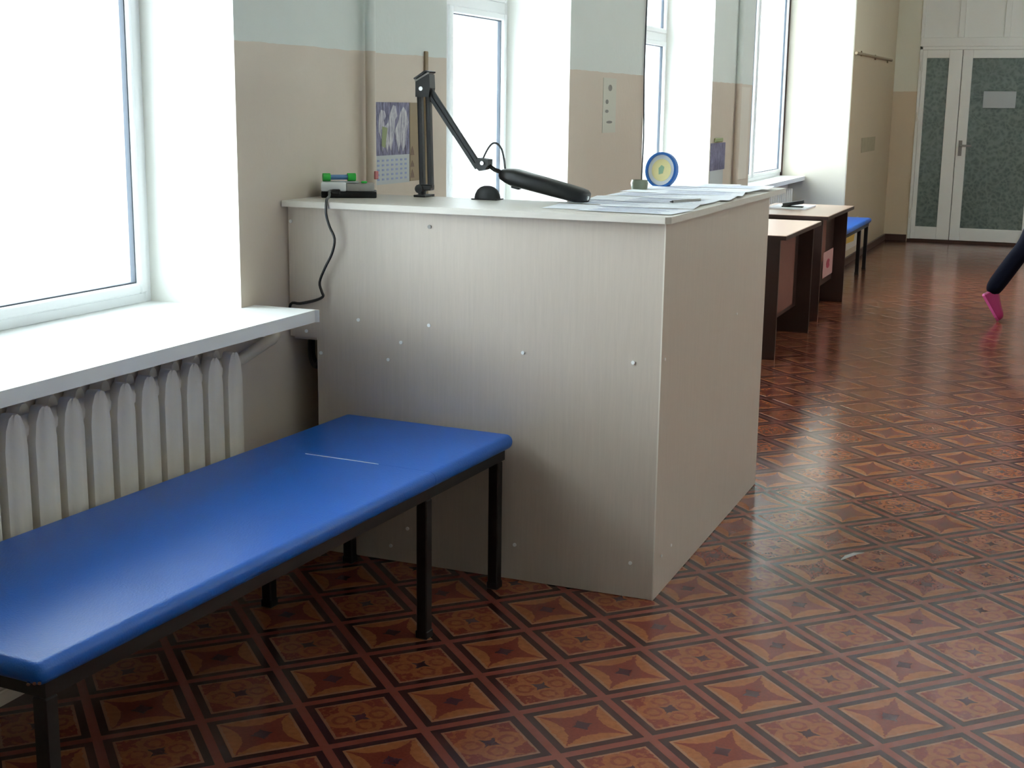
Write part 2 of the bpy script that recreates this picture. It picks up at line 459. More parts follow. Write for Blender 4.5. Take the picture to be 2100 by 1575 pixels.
# ceiling and plain walls
bm = BM(); box(bm, XO, XR + 0.4, YR - 0.4, YE + 0.4, ZC, ZC + 0.4); struct(finish(bm, 'ceiling', 'ceiling_white'))
bm = BM(); box(bm, XR, XR + 0.4, YR - 0.4, YE + 8, 0, ZC); struct(finish(bm, 'wall_right', 'right_paint_shade_band'))
bm = BM(); box(bm, XO, XR, YR - 0.4, YR, 0, ZC); struct(finish(bm, 'wall_back', 'wall_paint'))

# window wall
bm = BM()
edges = [YR]
for a, b in WINS: edges += [a, b]
edges.append(YB)
for i in range(0, len(edges), 2):
    if edges[i + 1] - edges[i] > 0.01: box(bm, XO, XW, edges[i], edges[i + 1], 0, ZC)
for a, b in WINS:
    box(bm, XO, XW if b < 50 else -10.35, a, b, 0, ZS - 0.16); box(bm, XO, XW, a, b, ZH, ZC)
for f in bm.faces:
    c = f.calc_center_median(); f.normal_update()
    if abs(f.normal.y) > 0.9 and YR + 1 < c.y: f.material_index = 1
    if abs(f.normal.z) > 0.9: f.material_index = 1
struct(finish(bm, 'wall_left', ['wall_paint', 'white_reveal']))
bm = BM(); box(bm, XO, XB, YB, YE, 0, ZC, 0.05, 2)
for f in bm.faces:
    f.normal_update()
    if f.normal.y < -0.9: f.material_index = 1
struct(finish(bm, 'wall_thick_end', ['block_paint', 'cream_side']))
for nm, args in (('baseboard_left', (XB, XB + 0.09, YB + 0.05, YE - 0.1, 0, 0.30)),
                 ('baseboard_end', (XB, -7.05, YE - 0.09, YE, 0, 0.30))):
    bm = BM(); box(bm, *args, 0.015, 1); struct(finish(bm, nm, 'baseboard_brown'))

# end wall with door opening -7.0 .. 0.5
DX0, DX1, DZ = -7.02, 0.42, 8.98
bm = BM(); box(bm, XB - 0.5, DX0, YE, YE + 0.6, 0, ZC); box(bm, DX1, XR, YE, YE + 0.6, 0, ZC)
box(bm, DX0, DX1, YE + 0.25, YE + 0.6, DZ, ZC)
struct(finish(bm, 'wall_end', 'end_paint'))
# dim vestibule behind the door
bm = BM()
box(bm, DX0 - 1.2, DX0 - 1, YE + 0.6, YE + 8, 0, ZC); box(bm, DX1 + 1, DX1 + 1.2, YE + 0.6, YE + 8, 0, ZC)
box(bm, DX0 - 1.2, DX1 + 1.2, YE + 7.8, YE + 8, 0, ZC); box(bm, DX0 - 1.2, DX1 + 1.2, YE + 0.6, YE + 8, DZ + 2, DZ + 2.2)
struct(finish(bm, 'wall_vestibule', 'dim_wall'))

# ---- white panelled partition above the door
tr = thing('trim_1', (DX0, YE, DZ)); struct(tr); tr['label'] = 'white panelled transom above the glazed door'
bm = BM()
box(bm, DX0, DX1, YE - 0.06, YE + 0.2, DZ, DZ + 0.40, 0.015, 1)
box(bm, DX0, DX0 + 0.14, YE - 0.06, YE + 0.2, DZ + 0.4, ZC)
for x in (-5.25, -3.28, -1.32): box(bm, x - 0.13, x + 0.13, YE - 0.06, YE + 0.2, DZ + 0.40, ZC, 0.015, 1)
finish(bm, 'rail_frame', 'door_plastic', tr)
for x0, x1 in ((DX0 + 0.14, -5.38), (-5.12, -3.41), (-3.15, -1.45), (-1.19, DX1)):
    bm = BM(); box(bm, x0, x1, YE + 0.05, YE + 0.18, DZ + 0.40, ZC); finish(bm, 'panel', 'door_plastic', tr)

# ---- glazed door with sidelight
dr = thing('door_1', (-3.3, YE, 0)); struct(dr); dr['label'] = 'white glazed door with narrow sidelight and figured glass'
bm = BM()
box(bm, DX0, DX0 + 0.14, YE - 0.05, YE + 0.25, 0.12, DZ, 0.015, 1)
box(bm, DX1 - 0.14, DX1, YE - 0.05, YE + 0.25, 0.12, DZ, 0.015, 1)
box(bm, DX0, DX1, YE - 0.05, YE + 0.25, DZ - 0.14, DZ, 0.015, 1)
finish(bm, 'door_frame', 'door_plastic', dr)
bm = BM(); box(bm, DX0, DX1, YE - 0.02, YE + 0.28, 0, 0.12); finish(bm, 'threshold', 'baseboard_brown', dr)
def leaf(name, x0, x1, gx0, gx1, parent):
    bm = BM(); y0, y1 = YE - 0.07, YE + 0.12; z0, z1, g0, g1 = 0.14, DZ - 0.15, 0.72, 8.46
    box(bm, x0, gx0, y0, y1, z0, z1, 0.012, 1); box(bm, gx1, x1, y0, y1, z0, z1, 0.012, 1)
    box(bm, gx0, gx1, y0, y1, z0, g0, 0.012, 1); box(bm, gx0, gx1, y0, y1, g1, z1, 0.012, 1)
    lf = finish(bm, name, 'door_plastic', parent)
    bm = BM(); box(bm, gx0, gx1, YE + 0.01, YE + 0.05, g0, g1); p = finish(bm, 'pane', 'figured_glass'); p.parent = lf; p.matrix_parent_inverse = lf.matrix_parent_inverse.copy(); p.matrix_parent_inverse = Matrix()
    p.parent = parent; p.matrix_parent_inverse = parent.matrix_basis.inverted()
    return lf
leaf('sidelight', DX0 + 0.15, -5.13, -6.68, -5.70, dr)
leaf('door_leaf', -5.10, -1.50, -4.66, -1.93, dr)
leaf('sidelight', -1.47, DX1 - 0.15, -1.05, -0.02, dr)
bm = BM(); box(bm, -5.0, -4.84, YE - 0.11, YE - 0.07, 4.05, 4.75, 0.01, 1)
tube(bm, [(-4.92, YE - 0.1, 4.52), (-4.92, YE - 0.26, 4.52), (-4.42, YE - 0.26, 4.52)], 0.045, 8)
disc(bm, (-4.92, YE - 0.12, 4.22), (0, 1, 0), 0.04, 0.05, 10)
finish(bm, 'door_handle', 'device_grey', dr)
for z in (1.1, 5.6, 7.9):
    bm = BM(); tube(bm, [(DX0 + 0.12, YE - 0.1, z), (DX0 + 0.12, YE - 0.1, z + 0.4)], 0.05, 8); finish(bm, 'hinge', 'door_plastic', dr)

# ---- windows
def frame_rect(bm, x0, x1, y0, y1, z0, z1, w, bev=0.012):
    box(bm, x0, x1, y0, y0 + w, z0, z1, bev, 1); box(bm, x0, x1, y1 - w, y1, z0, z1, bev, 1)
    box(bm, x0, x1, y0 + w, y1 - w, z0, z0 + w, bev, 1); box(bm, x0, x1, y0 + w, y1 - w, z1 - w, z1, bev, 1)
for i, (a, b) in enumerate(WINS):
    XG = -11.1 if i < 3 else -10.80
    wn = thing('window_%d' % (i + 1), (XG, (a + b) / 2, ZS)); struct(wn)
    bm = BM(); frame_rect(bm, XG - 0.18, XG + 0.12, a, b, ZS, ZH, 0.13); finish(bm, 'window_frame', 'window_plastic', wn)
    cols = 2
    zt0, zt1 = 7.88, 8.10
    if i < 3:
        bm = BM(); box(bm, XG - 0.18, XG + 0.12, a + 0.13, b - 0.13, zt0, zt1, 0.012, 1); finish(bm, 'transom_bar', 'window_plastic', wn)
    else:
        bm = BM(); box(bm, XG + 0.10, XG + 0.2, b - 0.07, b - 0.005, ZS, ZH); finish(bm, 'seal_strip', 'baseboard_brown', wn)
    ys = [a + 0.13 + (b - a - 0.26) * k / cols for k in range(cols + 1)]
    for y in ys[1:-1]:
        bm = BM(); box(bm, XG - 0.17, XG + 0.11, y - 0.09, y + 0.09, ZS + 0.13, ZH - 0.13, 0.012, 1); finish(bm, 'mullion', 'window_plastic', wn)
    for k in range(cols):
        y0 = ys[k] + (0.09 if k else 0); y1 = ys[k + 1] - (0.09 if k < cols - 1 else 0)
        for z0, z1 in (((ZS + 0.13, zt0), (zt1, ZH - 0.13)) if i < 3 else ((ZS + 0.13, ZH - 0.13),)):
            bm = BM(); frame_rect(bm, XG - 0.08, XG + 0.17, y0, y1, z0, z1, 0.13, 0.02); finish(bm, 'sash', 'window_plastic', wn)
            bm = BM(); frame_rect(bm, XG + 0.02, XG + 0.09, y0 + 0.125, y1 - 0.125, z0 + 0.125, z1 - 0.125, 0.022, 0); finish(bm, 'gasket', 'gasket_grey', wn)
            bm = BM(); box(bm, XG + 0.03, XG + 0.055, y0 + 0.13, y1 - 0.13, z0 + 0.13, z1 - 0.13); finish(bm, 'pane', 'clear_glass', wn)
    front = -8.68 if i < 2 else -8.95
    if i == 3: front = -9.70
    e0, e1 = a - 0.28, b + 0.30
    bm = BM()
    ax = XG + 0.1
    poly = [(ax, a), (XW, a), (XW, e0), (front + 0.04, e0), (front, e0 + 0.04), (front, e1 - 0.04), (front + 0.04, e1), (XW, e1), (XW, b), (ax, b)]
    if i == 3: poly = [(ax, a), (front, a), (front, b - 0.01), (ax, b - 0.01)]
    prism(bm, poly, lambda u, v, d: Vector((u, v, d)), ZS - 0.155, ZS)
    finish(bm, 'window_sill', 'sill_white', wn)

# ground outside
bm = BM(); box(bm, -180, XO - 0.05, -120, 160, -5.2, -5.0); g = struct(finish(bm, 'ground_outside', 'snow'))

# ================================================================== THINGS
# ---- heating pipes and cables on the walls
bm = BM(); tube(bm, [(XW + 0.13, 17.6, 0.0), (XW + 0.13, 17.6, ZC)], 0.075, 12)
t = tag(finish(bm, 'heating_pipe', 'wall_paint', None, True), 'upright heating pipe painted like the wall, left of the horse calendar', 'pipe')
bm = BM(); tube(bm, [(XW + 0.11, 40.9, 0.0), (XW + 0.11, 40.9, ZC)], 0.09, 12)
tag(finish(bm, 'heating_pipe', 'wall_paint', None, True), 'upright painted pipe on the distant pier before the last window', 'pipe')
bm = BM(); box(bm, XW, XW + 0.04, 19.60, 19.70, 3.6, 6.88, 0.01, 1)
tag(finish(bm, 'cable_conduit', 'conduit_tan'), 'narrow tan cable duct on the wall behind the lamp top', 'duct')
bm = BM(); tube(bm, smooth_path([(XW + 0.04, 31.38, ZC), (XW + 0.04, 31.40, 9.5), (XW + 0.04, 31.34, 7.0), (XW + 0.05, 31.42, 5.4), (XW + 0.05, 31.36, 4.0), (XW + 0.04, 31.4, 0.3)], 4), 0.018, 6)
tag(finish(bm, 'wall_cable', 'gasket_grey', None, True), 'thin dark cable hanging down the wall beside the paper notice', 'cable')
bm = BM(); tube(bm, [(XB + 0.07, YB + 0.02, 8.2), (XB + 0.07, 64.5, 8.3)], 0.06, 8)
for y in (55.5, 59.5, 63.5): box(bm, XB, XB + 0.05, y - 0.06, y + 0.06, 8.14, 8.34)
tag(finish(bm, 'wall_pipe', 'conduit_tan', None, True), 'thin horizontal pipe along the thick far wall', 'pipe')

# ---- examination couch
def make_couch():
    W2, L = 2.50, 8.1        # local: x 0..-W2 (right edge at 0), y 0..L
    r = thing('examination_couch', local=True)
    ysp = L - 2.08
    for nm, keep_low in (('seat_pad', True), ('head_pad', False)):
        bm = BM(); box(bm, -W2, 0, 0, L, 1.81, 2.0, 0.09, 6)
        yc = ysp - 0.0015 if keep_low else ysp + 0.0015
        bmesh.ops.bisect_plane(bm, geom=bm.verts[:] + bm.edges[:] + bm.faces[:], plane_co=(0, yc, 0), plane_no=(0, 1, 0), clear_outer=keep_low, clear_inner=not keep_low)
        bmesh.ops.holes_fill(bm, edges=[e for e in bm.edges if e.is_boundary])
        finish(bm, nm, 'blue_vinyl', r, True)
    bm = BM(); tube(bm, [(-1.75, ysp, 2.0), (-1.2, ysp, 2.001), (-0.75, ysp, 2.0)], 0.006, 5); finish(bm, 'seam_thread', 'paper_white', r)
    bm = BM()
    box(bm, -W2 + 0.12, -W2 + 0.24, 0.12, L - 0.12, 1.68, 1.82); box(bm, -0.20, -0.08, 0.12, L - 0.12, 1.68, 1.82)
    for y in (0.12, ysp - 0.06, L - 0.24): box(bm, -W2 + 0.24, -0.20, y, y + 0.12, 1.68, 1.82)
    finish(bm, 'frame', 'black_steel', r)
    for y in (0.18, ysp, L - 0.24):
        for x in (-0.15, -W2 + 0.18):
            bm = BM(); box(bm, x - 0.068, x + 0.068, y - 0.068, y + 0.068, 0.03, 1.67, 0.012, 1); leg = finish(bm, 'leg', 'black_steel', r)
            bm = BM(); box(bm, x - 0.078, x + 0.078, y - 0.078, y + 0.078, 0.0025, 0.10, 0.012, 1)
            f = finish(bm, 'rubber_foot', 'black_plastic', None); f.parent = leg
    return r
couch = make_couch()
ang = math.atan2(-6.229 + 6.671, 15.43 - 7.231)
couch.matrix_basis = Matrix.Translation(Vector((-6.655, 7.22, 0)) * S) @ Matrix.Rotation(-ang, 4, 'Z')
tag(couch, 'large blue vinyl examination couch with black legs in front of the radiator', 'couch', 'blue examination couches')
c2 = copy_tree(couch); c2.matrix_basis = Matrix.Translation(Vector((-7.02, 45.55, 0)) * S)
tag(c2, 'distant blue couch beyond the dark desks, against the far thick wall', 'couch', 'blue examination couches')
# details only the near couch shows
for k in range(3):
    bm = BM(); disc(bm, (-0.03 - 0.05 * k, 0.02 - 0.012 * (k == 2), 1.86 - 0.012 * k), (0.6, -0.8, 0), 0.014, 0.03, 8)
    finish(bm, 'corner_tack', 'chrome', couch)

# ---- cast-iron radiators
def make_radiator(nsec, pitch=0.412):
    r = thing('radiator', local=True)      # local: y from 0 upwards, front face at x=0
    bm = BM(); zt, zb = 3.10, 0.66
    # one section: two rounded front/back columns and a web
    prof = [(-0.152, 0.0), (-0.166, -0.03), (-0.166, -0.09), (-0.11, -0.14), (0.11, -0.14), (0.166, -0.09), (0.166, -0.03), (0.152, 0.0), (0.085, 0.004), (0.06, 0.02), (-0.06, 0.02), (-0.085, 0.004)]
    def column(dx, flip):
        zs = [(zb, 0.35), (zb + 0.10, 0.8), (zb + 0.24, 1.0), (zt - 0.34, 1.0), (zt - 0.14, 0.82), (zt - 0.03, 0.5), (zt, 0.22)]
        rings = []
        for z, k in zs:
            rings.append([bm.verts.new(((dx + (x if not flip else -0.16 - x)), y * k, z)) for y, x in prof])
        n = len(prof)
        for p, q in zip(rings, rings[1:]):
            for j in range(n): bm.faces.new((p[j], p[(j + 1) % n], q[(j + 1) % n], q[j]))
        bm.faces.new(rings[0][::-1]); bm.faces.new(rings[-1])
    column(0.0, False); column(-0.24, True)
    box(bm, -0.36, -0.04, -0.03, 0.03, zb + 0.15, zt - 0.15)
    tube(bm, [(-0.2, -pitch / 2, zt - 0.22), (-0.2, pitch / 2, zt - 0.22)], 0.13, 10)
    tube(bm, [(-0.2, -pitch / 2, zb + 0.20), (-0.2, pitch / 2, zb + 0.20)], 0.13, 10)
    first = finish(bm, 'section', 'radiator_cream', r, True)
    first.location.y = 0
    for k in range(1, nsec):
        o = first.copy(); col.objects.link(o); o.location.y = k * pitch * S; o.parent = r
    for k in (0.12, 0.88):
        bm = BM(); y = (nsec - 1) * pitch * k
        box(bm, -0.43, -0.2, y + 0.17, y + 0.23, zb + 0.3, zb + 0.36); finish(bm, 'bracket', 'black_steel', r)
    return r
rad = make_radiator(12)
rad.matrix_basis = Matrix.Translation(Vector((-9.16, 13.52 - 11 * 0.412, 0)) * S)
tag(rad, 'cream cast-iron radiator under the near window sill', 'radiator', 'cast-iron radiators')
rad2 = copy_tree(rad); rad2.matrix_basis = Matrix.Translation(Vector((-9.86, 52.05 - 11 * 0.412, 0)) * S)
tag(rad2, 'distant cream radiator under the last window, behind the desks', 'radiator', 'cast-iron radiators')
bm = BM(); y0 = 11 * 0.412
tube(bm, smooth_path([(-0.25, y0 + 0.15, 2.88), (-0.25, y0 + 0.45, 2.90), (-0.25, y0 + 1.05, 3.02), (-0.25, y0 + 1.28, 3.08), (-0.32, y0 + 1.36, 3.2), (-0.34, y0 + 1.37, 3.33)], 4), 0.075, 10)
finish(bm, 'supply_pipe', 'pipe_cream', rad, True)

bm = BM(); tube(bm, [(-0.2, -0.9, 0.30), (-0.2, 0.75, 0.30), (-0.2, 0.95, 0.36), (-0.2, 1.0, 0.7)], 0.022, 8)
finish(bm, 'return_pipe', 'pipe_cream', rad, True)

# ---- reception counter
ct = thing('reception_counter', (-7, 18, 0))
YF = 15.46
bm = BM()
poly = [(-9.15, 0.01), (-4.46, 0.01), (-4.46, 4.715), (-9.57, 4.715), (-9.57, 2.98), (-9.15, 2.98)]
prism(bm, poly, lambda u, v, d: Vector((u, d, v)), YF, YF + 0.075)
fp = finish(bm, 'front_panel', 'laminate', ct)
bm = BM(); box(bm, -4.46, -4.385, YF - 0.004, 21.35, 0.01, 4.715); sp_ = finish(bm, 'side_panel', 'laminate', ct)
bm = BM(); box(bm, -4.40, -4.383, YF - 0.010, YF - 0.003, 0.01, 4.715); finish(bm, 'edge_strip', 'laminate_edge', ct)
bm = BM(); box(bm, -9.157, -9.148, YF, YF + 0.075, 0.01, 2.98); finish(bm, 'edge_strip', 'laminate_edge', ct)
bm = BM()
top = [(-9.58, 15.32), (-4.36, 15.32), (-4.30, 15.38), (-4.30, 22.2), (-6.25, 22.2), (-6.25, 17.12), (-9.58, 17.12)]
prism(bm, top, lambda u, v, d: Vector((u, v, d)), 4.72, 4.80)
finish(bm, 'countertop', 'laminate_top', ct)
bm = BM(); box(bm, -6.15, -4.46, 21.28, 21.35, 0.01, 4.715); finish(bm, 'end_panel', 'laminate', ct)
bm = BM(); box(bm, -9.32, -4.48, YF + 0.1, 17.9, 3.0, 3.08); box(bm, -6.6, -4.48, 17.9, 21.25, 3.0, 3.08); finish(bm, 'inner_desktop', 'laminate_top', ct)
for x in (-9.0, -7.0): 
    bm = BM(); box(bm, x, x + 0.07, YF + 0.1, 17.6, 0.01, 3.0); finish(bm, 'support_panel', 'laminate', ct)
caps = [(-9.53, 4.52), (-8.527, 3.268), (-7.496, 3.271), (-7.9, 3.015), (-8.088, 2.772), (-6.185, 3.018), (-4.739, 3.014), (-9.10, 2.78), (-8.066, 0.216), (-7.814, 0.491), (-6.262, 0.48), (-4.694, 0.459), (-9.32, 3.06)]
for x, z in caps:
    bm = BM(); disc(bm, (x, YF - 0.004, z), (0, 1, 0), 0.024, 0.016, 10); finish(bm, 'screw_cap', 'clock_white', ct)
bm = BM(); disc(bm, (-7.49, YF - 0.003, 4.537), (0, 1, 0), 0.026, 0.012, 10); o = finish(bm, 'screw_head', 'device_grey', ct)
for y, z in ((15.60, 3.06), (15.77, 0.499), (16.22, 0.504), (19.4, 3.1)):
    bm = BM(); disc(bm, (-4.382, y, z), (1, 0, 0), 0.02, 0.014, 10); finish(bm, 'screw_cap', 'clock_white', ct)
tag(ct, 'L-shaped pale wood-grain reception counter with white screw caps', 'counter')
for nm, a_ in (('light_block_back', (-9.56, -9.0, 16.5, 16.57, 0.01, 3.0)), ('light_block_top', (-9.56, -9.0, YF + 0.09, 16.5, 2.93, 3.0))):
    bm = BM(); box(bm, *a_); finish(bm, nm, 'laminate', ct)  # unseen boards added to keep light out of the cut-out
# black cable coil hanging inside the cut-out
bm = BM(); tube(bm, smooth_path([(-9.5, 15.9, 3.02), (-9.42, 15.75, 2.7), (-9.3, 15.68, 2.55), (-9.2, 15.75, 2.75), (-9.25, 15.85, 3.0)], 5), 0.05, 8)
tag(finish(bm, 'cable_loop', 'black_plastic', None, True), 'black cable loop in the dark gap under the window sill end', 'cable')

# ---- articulated desk lamp
lp = thing('desk_lamp', (-8.32, 17.05, 4.80)); LY = 17.02
V3 = lambda x, z, y=LY: Vector((x, y, z))
bm = BM(); box(bm, -8.43, -8.25, LY - 0.14, LY + 0.14, 4.80, 4.83, 0.01, 1); box(bm, -8.43, -8.25, LY + 0.12, LY + 0.17, 4.5, 4.83); box(bm, -8.43, -8.25, LY - 0.1, LY + 0.17, 4.5, 4.54)
tube(bm, [V3(-8.34, 4.56), V3(-8.34, 4.715)], 0.04, 8); finish(bm, 'clamp', 'black_plastic', lp)
bm = BM(); tube(bm, [V3(-8.36, 4.82), V3(-8.36, 4.90)], 0.055, 10); box(bm, -8.40, -8.20, LY - 0.07, LY + 0.07, 4.89, 4.97, 0.012, 1)
disc(bm, V3(-8.37, 4.91), (0, 1, 0), 0.06, 0.18, 12); finish(bm, 'base_joint', 'black_plastic', lp)
for dx0, dx1 in ((-8.352, -8.39), (-8.225, -8.262)):
    bm = BM(); bar(bm, V3(dx0, 4.93), V3(dx1, 6.24), 0.05, 0.066, bev=0.008); finish(bm, 'lower_arm', 'black_steel', lp)
bm = BM()
prism(bm, [(-8.42, 6.16), (-8.22, 6.16), (-8.20, 6.28), (-8.21, 6.46), (-8.30, 6.47), (-8.42, 6.36)], lambda u, v, d: Vector((u, d, v)), LY - 0.085, LY + 0.085)
tj = finish(bm, 'top_joint', 'black_plastic', lp)
bm = BM(); bar(bm, V3(-8.425, 6.37), V3(-8.215, 6.485), 0.18, 0.02); finish(bm, 'joint_cover', 'device_grey', lp)
bm = BM(); bar(bm, V3(-8.44, 6.40), V3(-8.27, 6.505), 0.19, 0.02); bar(bm, V3(-8.27, 6.505), V3(-8.20, 6.49), 0.19, 0.02); finish(bm, 'joint_cap', 'black_plastic', lp)
for c in ((-8.33, 6.27),):
    bm = BM(); disc(bm, V3(c[0], c[1], LY - 0.09), (0, 1, 0), 0.03, 0.03, 10); finish(bm, 'bolt', 'chrome', lp)
for off in (0.024, -0.026):
    bm = BM(); bar(bm, V3(-8.27 + off, 6.27 + off * 0.6), V3(-7.50 + off, 5.23 + off * 0.6), 0.05, 0.06, bev=0.01); finish(bm, 'upper_arm', 'dark_grey_plastic', lp)
bm = BM(); prism(bm, [(-7.54, 5.25), (-7.46, 5.18), (-7.38, 5.20), (-7.33, 5.26), (-7.33, 5.34), (-7.48, 5.36)], lambda u, v, d: Vector((u, d, v)), LY - 0.08, LY + 0.08)
finish(bm, 'elbow_joint', 'black_plastic', lp)
bm = BM(); disc(bm, V3(-7.41, 5.29, LY - 0.09), (0, 1, 0), 0.028, 0.03, 10); finish(bm, 'bolt', 'chrome', lp)
bm = BM(); tube(bm, [V3(-7.36, 5.26), V3(-7.26, 5.20), V3(-7.13, 5.16)], 0.03, 8); finish(bm, 'stem', 'black_steel', lp, True)
# head: rounded lozenge body
a = (V3(-5.95, 4.885) - V3(-7.16, 5.155)).normalized(); sd = Vector((0, 1, 0)); up = sd.cross(a); up = up if up.z > 0 else -up
bm = BM(); rings = []; n = 20
hd0 = V3(-7.17, 5.155); Lh = (V3(-5.905, 4.875) - hd0).length
for t, hw, hh in ((0.0, 0.08, 0.045), (0.03, 0.13, 0.075), (0.10, 0.17, 0.10), (0.16, 0.18, 0.115), (0.5, 0.18, 0.11), (0.9, 0.17, 0.10), (0.96, 0.155, 0.09), (0.99, 0.12, 0.065), (1.0, 0.08, 0.035)):
    c = hd0 + a * (Lh * t); ring = []
    for j in range(n):
        th = 2 * math.pi * j / n; cu, sv = math.cos(th), math.sin(th)
        ring.append(bm.verts.new(c + sd * (hw * math.copysign(abs(cu) ** 0.6, cu)) + up * (hh * math.copysign(abs(sv) ** 0.6, sv))))
    rings.append(ring)
for p, q in zip(rings, rings[1:]):
    for j in range(n): bm.faces.new((p[j], p[(j + 1) % n], q[(j + 1) % n], q[j]))
bm.faces.new(rings[0][::-1]); bm.faces.new(rings[-1])
finish(bm, 'lamp_head', 'black_plastic', lp, True)
bm = BM(); disc(bm, hd0 + a * (Lh * 1.0) - up * 0.0 + sd * (-0.05), a, 0.03, 0.03, 10); finish(bm, 'end_screw', 'device_white', lp)
bm = BM(); c = hd0 + a * (Lh * 0.2) - up * 0.12; obox(bm, c, a, sd, up, 0.06, 0.05, 0.025, 0.01, 1); finish(bm, 'switch', 'black_plastic', lp)
bm = BM(); tube(bm, smooth_path([V3(-7.44, 5.34), V3(-7.38, 5.46), V3(-7.31, 5.545), V3(-7.24, 5.555), V3(-7.17, 5.49), V3(-7.13, 5.36), V3(-7.11, 5.22)], 5), 0.014, 6); finish(bm, 'lamp_cord', 'dark_grey_plastic', lp, True)
tag(lp, 'black articulated desk lamp with long flat head clamped to the counter', 'lamp')

# ---- small dome on the counter
bm = BM(); rings = []
prof = [(0.185, 0.0), (0.188, 0.025), (0.178, 0.07), (0.15, 0.125), (0.105, 0.165), (0.05, 0.186), (0.0, 0.19)]
cx, cy = -7.35, 16.98
for r_, z in prof[:-1]: rings.append([bm.verts.new((cx + r_ * math.cos(2 * math.pi * j / 28), cy + 0.65 * r_ * math.sin(2 * math.pi * j / 28), 4.80 + z)) for j in range(28)])
for p, q in zip(rings, rings[1:]):
    for j in range(28): bm.faces.new((p[j], p[(j + 1) % 28], q[(j + 1) % 28], q[j]))
bm.faces.new(rings[0][::-1]); bm.faces.new(rings[-1])
dm = thing('tape_dispenser', (cx, cy, 4.80)); finish(bm, 'shell', 'dark_grey_plastic', dm, True)
bm = BM(); box(bm, cx - 0.19, cx + 0.19, cy - 0.125, cy + 0.125, 4.801, 4.815, 0.005, 1); finish(bm, 'foot_plate', 'black_plastic', dm)
tag(dm, 'small dark half-round desk item on the counter beneath the lamp elbow', 'desk item')

# ---- white and grey device with black base and trailing cord
dv = thing('desk_device', (-9.1, 16.3, 4.8)); ra = math.radians(28)
ax_, ay_ = Vector((math.cos(ra), math.sin(ra), 0)), Vector((-math.sin(ra), math.cos(ra), 0)); az_ = Vector((0, 0, 1)); O = Vector((-9.38, 16.0, 4.80))
P = lambda u, v, w: O + ax_ * u + ay_ * v + az_ * w
bm = BM(); obox(bm, P(0.375, 0.22, 0.045), ax_, ay_, az_, 0.375, 0.22, 0.043, 0.015, 2); finish(bm, 'base', 'black_plastic', dv)
bm = BM(); obox(bm, P(0.17, 0.20, 0.15), ax_, ay_, az_, 0.17, 0.20, 0.062, 0.02, 2); finish(bm, 'white_housing', 'device_white', dv, True)
bm = BM(); obox(bm, P(0.53, 0.20, 0.14), ax_, ay_, az_, 0.19, 0.19, 0.052, 0.02, 2); finish(bm, 'grey_housing', 'device_grey', dv, True)
bm = BM(); obox(bm, P(0.20, -0.02, 0.085), ax_, ay_, az_, 0.06, 0.03, 0.035, 0.012, 1); finish(bm, 'plug', 'black_plastic', dv)
bm = BM(); pth = [P(0.20, -0.04, 0.09), P(0.12, -0.10, 0.10), (-9.02 + 0.0, 15.60, 4.86), (-8.92, 15.36, 4.835), (-8.89, 15.285, 4.76), (-8.885, 15.28, 4.64), (-8.85, 15.30, 4.49), (-8.785, 15.31, 4.335), (-8.83, 15.32, 4.145), (-8.945, 15.33, 3.945), (-9.035, 15.34, 3.75), (-9.01, 15.35, 3.62), (-9.0, 15.36, 3.56), (-9.12, 15.37, 3.50), (-9.36, 15.38, 3.44), (-9.52, 15.40, 3.42), (-9.55, 15.40, 3.2)]
tube(bm, smooth_path(pth, 4), 0.019, 6); finish(bm, 'cord', 'black_plastic', dv, True)
tag(dv, 'flat white and grey device with black base, its cord hanging down the counter', 'device')
st = thing('highlighter_stick', P(0.3, 0.2, 0.23))
q0, q1 = P(0.02, 0.17, 0.27), P(0.46, 0.27, 0.27); dd = (q1 - q0).normalized()
bm = BM(); tube(bm, [q0 + dd * 0.09, q1 - dd * 0.1], 0.034, 10); finish(bm, 'barrel', 'steel_blue', st, True)
for p, q in ((q0, q0 + dd * 0.10), (q1 - dd * 0.11, q1)):
    bm = BM(); tube(bm, [p, q], 0.055, 10); finish(bm, 'cap', 'bright_green', st, True)
bm = BM(); obox(bm, P(0.26, 0.21, 0.207), ax_, ay_, az_, 0.24, 0.12, 0.006, 0); finish(bm, 'clip_tray', 'paper_grey', st)
tag(st, 'blue stick with bright green ends lying on the white device', 'marker')
bm = BM(); obox(bm, P(0.58, 0.22, 0.205), ax_, ay_, az_, 0.04, 0.08, 0.012, 0.006, 1)
tag(finish(bm, 'eraser', 'bright_green'), 'tiny green eraser on the grey half of the device', 'eraser')
bm = BM(); box(bm, XW + 0.195, XW + 0.22, 17.56, 17.66, 4.98, 5.10, 0.008, 1)
tag(finish(bm, 'pipe_tag', 'soft_red'), 'small red tag on the heating pipe above the device', 'tag')

